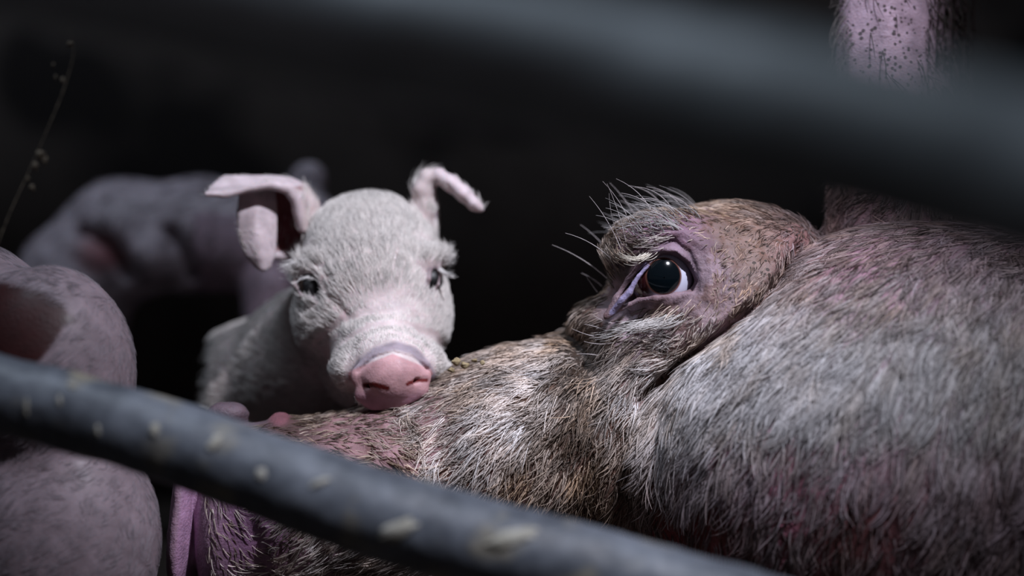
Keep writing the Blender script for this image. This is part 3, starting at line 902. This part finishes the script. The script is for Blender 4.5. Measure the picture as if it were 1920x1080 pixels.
# ================================================================== the piglet resting on the snout
D_PIG = 0.865
EYE_L = [(560, 534), (566, 523), (578, 519), (590, 521), (596, 537), (602, 552), (601, 562), (588, 554), (570, 550)]
EYE_R = [(808, 508), (819, 506), (823, 518), (820, 533), (813, 541), (806, 547), (803, 540), (806, 524)]
def build_piglet():
    U = axis(300, (520, 6), (630, 3.2), (840, 3.2), (930, 5), (960, 10))
    V = axis(230, (290, 12), (500, 4.2), (780, 3.2), (900, 10), (1280, 20))
    W = axis(-40, (40, 3), (180, 3.4), (330, 5.5), (460, 10), (1150, 24))
    f = Field(U, V, W)
    f.ell(T(694, 478, 270), (128, 116, 130), 10)
    f.ell(T(697, 545, 205), (134, 125, 112), 40)
    f.ell(T(632, 600, 215), (78, 76, 95), 40)
    f.ell(T(768, 600, 215), (78, 92, 100), 40)
    f.chain([(735, 703, 30, 62), (714, 636, 165, 98)], 30)
    f.chain([(722, 742, 42, 26), (690, 690, 230, 85)], 24)       # jaw
    f.ell(T(656, 690, 100), (38, 42, 60), 26); f.ell(T(804, 684, 100), (34, 42, 60), 26)   # lips
    f.ell(T(592, 500, 175), (48, 22, 44), 22); f.ell(T(797, 487, 178), (42, 22, 44), 22)
    # snout disc
    f.ell(T(733, 706, 12), (76, 40, 19), 8)
    f.ell(T(731, 738, 16), (58, 34, 19), 14)
    f.ell(T(722, 756, 20), (34, 18, 16), 10)
    f.chain([(676, 686, 40, 6), (688, 670, 34, 8), (710, 656, 30, 10), (742, 649, 28, 10), (776, 659, 31, 10), (797, 682, 38, 7)], 8)
    f.chain([(652, 700, 70, 9), (680, 664, 58, 11), (712, 643, 50, 11), (745, 636, 48, 11), (784, 648, 54, 11), (812, 680, 70, 9)], 8)
    f.groove([(672, 697), (700, 672), (738, 661), (776, 672), (800, 692)], 5, 4, 60)
    f.chain([(686, 724, -8, 4), (700, 721, -6, 6), (716, 724, -6, 6), (726, 729, -5, 4)], 5, 's')
    f.chain([(700, 722, 6, 5), (718, 725, 8, 6)], 4, 's')
    f.chain([(764, 720, -6, 3.5), (778, 714, -5, 5), (798, 713, 0, 4)], 5, 's')
    f.ell(T(690, 741, 14), (24, 14, 12), 16); f.ell(T(778, 731, 14), (24, 14, 12), 16)
    f.groove([(630, 720), (622, 680), (650, 640), (700, 612), (760, 610), (815, 632), (840, 668)], 2.5, 8, 200)
    f.groove([(600, 640), (640, 606), (690, 590)], 3, 8, 240)
    f.groove([(556, 570), (580, 590), (600, 575)], 3, 7, 260)
    f.groove([(545, 505), (575, 494), (608, 506), (622, 530)], 4, 5, 260)
    f.groove([(606, 530), (622, 560), (650, 590)], 4, 7, 260)
    eyes = []
    def swell(poly, q):
        L = np.array(poly, float); c = L.mean(0)
        return [tuple(p) for p in c + (L - c) * q]
    for poly, c in ((EYE_L, (583, 540, 158)), (EYE_R, (807, 525, 160))):
        poly = swell(poly, 1.35 if c[0] < 700 else 1.25)
        f.hole(poly, 178, 3)
        ec = T(*c); er = 25
        pr = []
        for x, y in poly + poly[:1]:
            X, Y, _ = T(x, y, 145)
            dd = (er + 3) ** 2 - (X - ec[0]) ** 2 - (Y - ec[1]) ** 2
            pr.append((x, y, min(max(ec[2] - math.sqrt(max(dd, 0)), 132), 152), 3.4))
        f.chain(pr, 5)
        eyes.append((ec, er))
    # ears
    f.chain([(795, 440, 285, 26), (797, 392, 280, 24), (794, 357, 272, 21), (803, 335, 266, 17), (822, 330, 258, 13), (846, 344, 246, 15), (870, 364, 236, 14), (890, 384, 230, 11), (903, 393, 228, 6)], 10, ws=0.62)
    rows = [[(566, 428, 236, 9), (575, 428, 262, 10), (590, 415, 300, 12)],
            [(561, 402, 226, 12), (575, 392, 262, 8), (590, 380, 300, 10)],
            [(557, 376, 216, 12), (565, 366, 255, 6), (572, 352, 295, 8)],
            [(540, 354, 206, 11), (537, 352, 250, 5), (545, 338, 290, 7)],
            [(506, 346, 196, 9), (502, 349, 240, 5), (505, 333, 280, 6)],
            [(464, 355, 186, 7), (455, 354, 230, 4), (455, 333, 272, 5)],
            [(425, 366, 180, 6), (422, 352, 222, 5), (420, 331, 262, 5)],
            [(388, 364, 180, 5), (388, 362, 200, 4), (395, 352, 230, 4)]]
    f.sheet(rows, 8, (60, 22))
    rows = [[(452, 362, 232, 5), (480, 358, 244, 6), (512, 356, 262, 6)],
            [(448, 400, 222, 6), (480, 398, 216, 7), (514, 398, 240, 7)],
            [(452, 440, 216, 6), (482, 440, 206, 8), (514, 440, 230, 7)],
            [(464, 478, 214, 6), (488, 480, 206, 7), (512, 478, 224, 6)],
            [(482, 502, 216, 4), (493, 506, 212, 5), (506, 500, 218, 4)]]
    f.sheet(rows, 8, (40, 24))
    rows = [[(500, 356, 280, 7), (530, 354, 290, 7), (560, 360, 300, 9)],
            [(506, 400, 290, 7), (532, 400, 308, 8), (560, 400, 310, 10)],
            [(508, 450, 280, 7), (532, 450, 300, 9), (562, 450, 300, 12)],
            [(500, 480, 260, 6), (540, 480, 285, 10), (575, 480, 285, 12)]]
    f.sheet(rows, 10, (26, 20))
    # neck, trunk, legs
    f.chain([(680, 590, 320, 120), (590, 670, 470, 122), (480, 742, 640, 130), (475, 750, 830, 112)], 50)
    fl = 1250
    for (x, w, y0) in ((560, 480, 800), (640, 520, 800), (450, 800, 800), (530, 830, 800)):
        a = T(x, y0, w)
        f.cone(a, (a[0] - 6, 1110, a[2] - 10), 62, 34, 40)
        f.cone((a[0] - 6, 1110, a[2] - 10), (a[0], fl - 30, a[2] + 4), 30, 24, 12)
        f.ell((a[0], fl - 18, a[2] - 4), (30, 20, 36), 10, f=False)
    P, Q = f.mesh()
    P = relax(P, Q, 1, 0.4)
    N = normals(P, Q)
    P = P + N * ((fbm(P, 20, 3, 2) - 0.5) * 2.0)[:, None]
    P = from_world(settle(to_world(P, D_PIG)), D_PIG)
    SOLID.append((f, D_PIG))
    N = normals(P, Q)
    px, py = proj(P)
    n1 = fbm(P, 40, 8)
    col = np.tile(lin((206, 190, 190)), (len(P), 1)) * (0.85 + 0.3 * n1)[:, None]
    disc = ((np.hypot((px - 733) / 78, (py - 716) / 56) < 1.05) & (P[:, 2] < 42)).astype(float)
    dr, _ = dist_line(px, py, np.array([(658, 706), (678, 680), (706, 658), (742, 648), (776, 658), (800, 684), (810, 706)], float))
    col = mixc(col, (148, 136, 148), (1 - smooth(4, 12, dr)) * (P[:, 2] < 100) * .85)
    col = mixc(col, (190, 148, 152), disc * smooth(-2, 3, (py - 663) - np.abs(px - 736) * 0.40))
    col = mixc(col, (160, 118, 138), disc * smooth(725, 750, py) * .7)
    dn, _ = dist_line(px, py, np.array([(684, 723), (700, 721), (726, 728)], float))
    col = mixc(col, (90, 18, 14), (1 - smooth(3, 7, dn)) * disc)
    dn, _ = dist_line(px, py, np.array([(764, 720), (778, 714), (800, 713)], float))
    col = mixc(col, (110, 35, 35), (1 - smooth(2, 5, dn)) * disc)
    ear = ((px < 566) & (py < 515) & (P[:, 2] < 330)) | ((px > 815) & (py < 420))
    col = mixc(col, (206, 190, 196), ear * 0.8)
    deep = (px > 512) & (px < 566) & (py > 350) & (py < 470) & (P[:, 2] > 255)
    col = mixc(col, (130, 50, 55), deep * 0.9)
    for poly in (EYE_L, EYE_R):
        dl, _ = dist_line(px, py, np.array(poly + poly[:1], float))
        col = mixc(col, (120, 102, 110), (1 - smooth(5, 11, dl)) * .7)
    col = mixc(col, (175, 120, 130), (1 - smooth(6, 16, dist_line(px, py, np.array([(607, 525), (620, 560), (645, 588)], float))[0])) * .3)
    pig = mesh_obj('piglet', to_world(P, D_PIG), Q, M_PIG, None, np.clip(col, 0.005, 0.95))
    tag(pig, 'small white piglet facing forward, pink nose resting on the snout of the sow', 'piglet')
    for nm, (ec, er) in zip(('eye', 'eye'), eyes):
        p, q = sphere(ec, er, 64, 44)
        ex, ey = proj(p)
        c = np.tile(lin((10, 9, 12)), (len(p), 1))
        c = mixc(c, (52, 38, 30), (1 - smooth(566, 570, ex)) + 0 * ex)
        mesh_obj('eye', to_world(p, D_PIG), q, M_EYE2, pig, c)
    EL = np.array(EYE_L + EYE_L[:1], float); ER = np.array(EYE_R + EYE_R[:1], float)
    def dens(cu, cv, c3):
        dd = np.minimum(dist_line(cu, cv, EL)[0], dist_line(cu, cv, ER)[0])
        ins = inside(cu, cv, np.array(EYE_L)) | inside(cu, cv, np.array(EYE_R))
        r = smooth(4, 14, dd) * ~ins
        nose = poly_mask(cu, cv, [(650, 706), (672, 672), (706, 650), (742, 640), (780, 650), (806, 680), (814, 705), (806, 745), (760, 775), (700, 775), (660, 740)], 3)
        r = r * (1 - nose * (c3[:, 2] < 80))
        bare = (1 - smooth(6, 16, dist_line(cu, cv, np.array([(607, 525), (618, 555), (640, 580)], float))[0])) * .4
        r = r * (1 - bare)
        ear = ((cu < 576) & (cv < 450)) | ((cu < 604) & (cv < 408)) | ((cu < 556) & (cv < 515)) | ((cu > 764) & (cv < 392)) | ((cu > 815) & (cv < 425))
        r = r * np.where(ear, 0.03, 1.0) * np.where(c3[:, 2] > 330, 0.3, 1.0) * np.where(cv > 800, 0.05, 1)
        return r * (1 + 1.2 * (1 - smooth(90, 150, np.hypot(cu - 735, cv - 690))))
    def field(px, py, R, nr):
        dx = px - 736; dy = (py - 700)
        d = np.stack([dx * 1.0, dy * 1.0 - 20, 60 + 0 * dx], 1)
        mz = 1 - smooth(90, 140, np.hypot(dx, dy))
        d[:, 2] += 0
        L = (15 + 18 * smooth(60, 260, np.hypot(dx, dy))) * np.where(((px < 560) & (py < 515)) | ((px > 805) & (py < 420)), .6, 1)
        g = np.random.default_rng(5)
        br = np.clip(0.88 + g.normal(size=len(px)) * 0.16 + (fbm(R, 30, 2) - 0.5) * 0.35, 0.25, 1)
        c = lin((236, 230, 226))[None] * br[:, None]
        return d, L, np.clip(c, 0, 0.95)
    grow(P, Q, N, 95000, dens, field, D_PIG, 'coat', M_DOWN, pig, 0.5, seed=31, lift=0.17, clump=0.4, clump_n=0.05, jitter=0.08, lenvar=0.35, facing=0.7)
    # lashes and brow tufts
    g = np.random.default_rng(8); out = []
    def hair(x0, y0, x1, y1, sag, w0, w1, r=.8): out.append((x0, y0, x1, y1, sag, w0, w1, r))
    for i in range(60):
        t = g.random(); x = 560 + 46 * t; y = 497 + 16 * (t - .5) ** 2 + g.normal() * 3
        hair(x, y, x - 34 + 14 * t - 10 * g.random(), y - 6 - 10 * g.random() + 12 * (1 - t), 4, 150, 128)
    for i in range(16):
        t = g.random(); x = 562 + 36 * t; y = 522 - 5 * math.sin(3.1 * t)
        hair(x, y, x - 16 - 6 * g.random(), y + 2 + 8 * g.random() - 8 * t, -4, 134, 118, .7)
    for i in range(40):
        t = g.random(); x = 812 + 20 * t; y = 482 + g.normal() * 4 + 8 * t
        hair(x, y, x + 16 + 14 * g.random(), y - 12 + 14 * g.random(), 3, 160, 140)
    for i in range(26):
        x = 821 + 6 * g.random(); y = 504 + g.normal() * 2
        hair(x, y, x + 22 + 12 * g.random(), y + 8 + 8 * g.random(), 3, 140, 118, .8)
    for i in range(36):
        y = 455 + 60 * g.random(); hair(826, y, 842 + 14 * g.random(), y - 6 + 8 * g.random(), 1, 200, 180, .6)
    k = 6; n = len(out); pts = np.zeros((n, k, 3)); rad = np.zeros((n, k))
    for i, (x0, y0, x1, y1, sag, w0, w1, r) in enumerate(out):
        for j in range(k):
            t = j / (k - 1); nx, ny = -(y1 - y0), (x1 - x0); l = math.hypot(nx, ny) + 1e-6; s = 4 * sag * t * (1 - t)
            pts[i, j] = T(x0 + (x1 - x0) * t + nx / l * s, y0 + (y1 - y0) * t + ny / l * s, w0 + (w1 - w0) * t); rad[i, j] = r * (1 - .75 * t)
    curves_obj('lashes', to_world(pts.reshape(-1, 3), D_PIG).reshape(n, k, 3), rad * D_PIG / FPX, np.tile(lin((228, 224, 222)), (n, 1)), M_DOWN, pig)
    return pig
piglet = build_piglet()

# ================================================================== the two piglets at the left
def finish_pig(f, d0, label, colf, name='piglet', hairs=9000, seed=50, hdir=(-.6, .5)):
    P, Q = f.mesh()
    P = relax(P, Q, 2, 0.4)
    P = from_world(settle(to_world(P, d0)), d0)
    SOLID.append((f, d0))
    N = normals(P, Q)
    px, py = proj(P)
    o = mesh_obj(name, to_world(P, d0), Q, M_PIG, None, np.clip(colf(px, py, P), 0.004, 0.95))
    tag(o, label, 'piglet')
    dens = lambda cu, cv, c3: (cu > -60) * (cu < 700) * (cv < 1120) * (1.0 if not hasattr(f, 'bald') else (1 - poly_mask(cu, cv, f.bald, 3)) ** 4)
    fld = lambda a, b, R, nr: (np.tile(np.array([hdir[0], hdir[1], 0.1]), (len(a), 1)), np.full(len(a), 24.0), np.tile(lin((140, 131, 137)), (len(a), 1)))
    grow(P, Q, N, hairs, dens, fld, d0, 'coat', M_DOWN, o, 0.5, seed=seed, lift=0.15, jitter=0.15)
    return o

def build_back_piglet():
    U = axis(-60, (640, 8), (800, 10)); V = axis(250, (560, 8), (1070, 14)); W = axis(-140, (240, 9))
    f = Field(U, V, W)
    fl = 1055
    f.chain([(140, 520, 40, 105), (230, 450, 40, 106), (380, 440, 30, 100), (470, 455, 20, 92)], 40)
    f.chain([(470, 450, 20, 92), (560, 430, 0, 72), (610, 450, -30, 66)], 30)
    f.chain([(620, 460, -50, 52), (690, 500, -70, 30)], 24)
    f.ell(T(697, 504, -72), (10, 28, 24), 5)       # neck and head, behind the near piglet
    f.chain([(560, 395, 20, 28), (574, 350, 15, 34), (580, 335, 12, 34)], 14, ws=1.6)
    f.ell(T(285, 478, -30), (62, 52, 60), 14)
    f.ell(T(410, 462, -20), (54, 50, 58), 14)
    f.groove([(322, 436), (345, 470), (362, 512)], 34, 13, 60)
    f.groove([(160, 440), (205, 462), (240, 510)], 26, 18, 60)
    for x, w in ((150, -20), (195, 60), (505, -30), (545, 60)):
        f.cone(T(x, 540, w), (T(x, 540, w)[0], 850, w), 52, 28, 30)
        f.cone((T(x, 540, w)[0], 850, w), (T(x, 540, w)[0], fl - 22, w), 26, 20, 10)
    def cf(px, py, P):
        c = np.tile(lin((176, 166, 176)), (len(P), 1)) * (0.85 + 0.3 * fbm(P, 60, 4))[:, None]
        c = mixc(c, (120, 55, 60), (1 - smooth(20, 60, np.hypot((px - 190) / 1.2, py - 475))) * .8)  # reddish shadow by the ham, put into the skin colour
        return mixc(c, (150, 120, 140), (px > 365) * (py > 400) * .6)
    finish_pig(f, 1.2, 'blurred pale piglet standing behind the one that faces forward', cf, seed=51)

def build_left_piglet():
    U = axis(-1000, (-60, 16), (340, 8)); V = axis(400, (1120, 8), (1300, 18)); W = axis(-160, (60, 9), (460, 16))
    f = Field(U, V, W)
    fl = 1320
    f.ell(T(92, 700, 60), (160, 202, 150), 20)
    f.ell(T(-90, 690, 160), (230, 245, 170), 60)
    f.ell(T(112, 1010, 70), (188, 225, 165), 30)
    f.ell(T(-200, 950, 160), (200, 220, 160), 60)
    f.cone((130, 1150, 60), (140, 1225, 40), 90, 60, 30)
    f.cone((-250, 1100, 200), (-250, 1225, 200), 90, 60, 30)
    f.chain([(-200, 800, 170, 190), (-480, 760, 190, 150)], 60)
    f.ell(T(-640, 700, 180), (150, 125, 120), 50)
    f.chain([(-700, 740, 160, 90), (-860, 800, 150, 62)], 30)
    f.sheet([[(-600, 610, 90, 12), (-560, 620, 90, 12)], [(-590, 540, 70, 9), (-520, 560, 70, 9)], [(-540, 500, 50, 7), (-500, 520, 50, 7)]], 10, (16, 8))
    f.cone((-520, 850, 190), (-530, 1225, 190), 90, 56, 40)
    shade_patch = [(-60, 520), (0, 528), (80, 546), (116, 572), (144, 603), (121, 612), (96, 652), (62, 692), (-60, 710)]
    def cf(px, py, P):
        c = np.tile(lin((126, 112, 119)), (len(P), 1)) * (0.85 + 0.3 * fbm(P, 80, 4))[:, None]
        return mixc(c, (46, 3, 5), poly_mask(px, py, shade_patch, 6))  # dark red shadow on the flank, painted into the skin colour
    f.bald = shade_patch
    finish_pig(f, 0.80, 'blurred pale piglet behind the low rail, dark red shadow painted on its flank', cf, seed=52, hairs=6000)
build_back_piglet()
build_left_piglet()

# ------------------------------------------------------------------ crumbs of bedding on the sow's snout
M_STRAW = rough_material('bedding', lin((110, 92, 66)), lin((165, 148, 115)), 300, 0.9)
for i, (x, y, r, w) in enumerate([(856, 678, 7, 160), (870, 684, 6, 160), (846, 694, 5, 140), (890, 676, 4, 170), (905, 680, 4, 165)]):
    p, q = sphere((0, 0, 0), 1, 16, 12)
    p = p * (0.55 + 0.9 * noise(p + i * 7.3, 0.7, i))[:, None] * np.array([1.4, 1, 1]) * r
    o = mesh_obj('bedding_crumb', to_world(p + np.array(T(x, y, w)), D_SOW), q, M_STRAW)
    tag(o, 'tan crumb of bedding on the snout of the sow beside the piglet cheek', 'crumb', 'bedding crumbs on the snout')
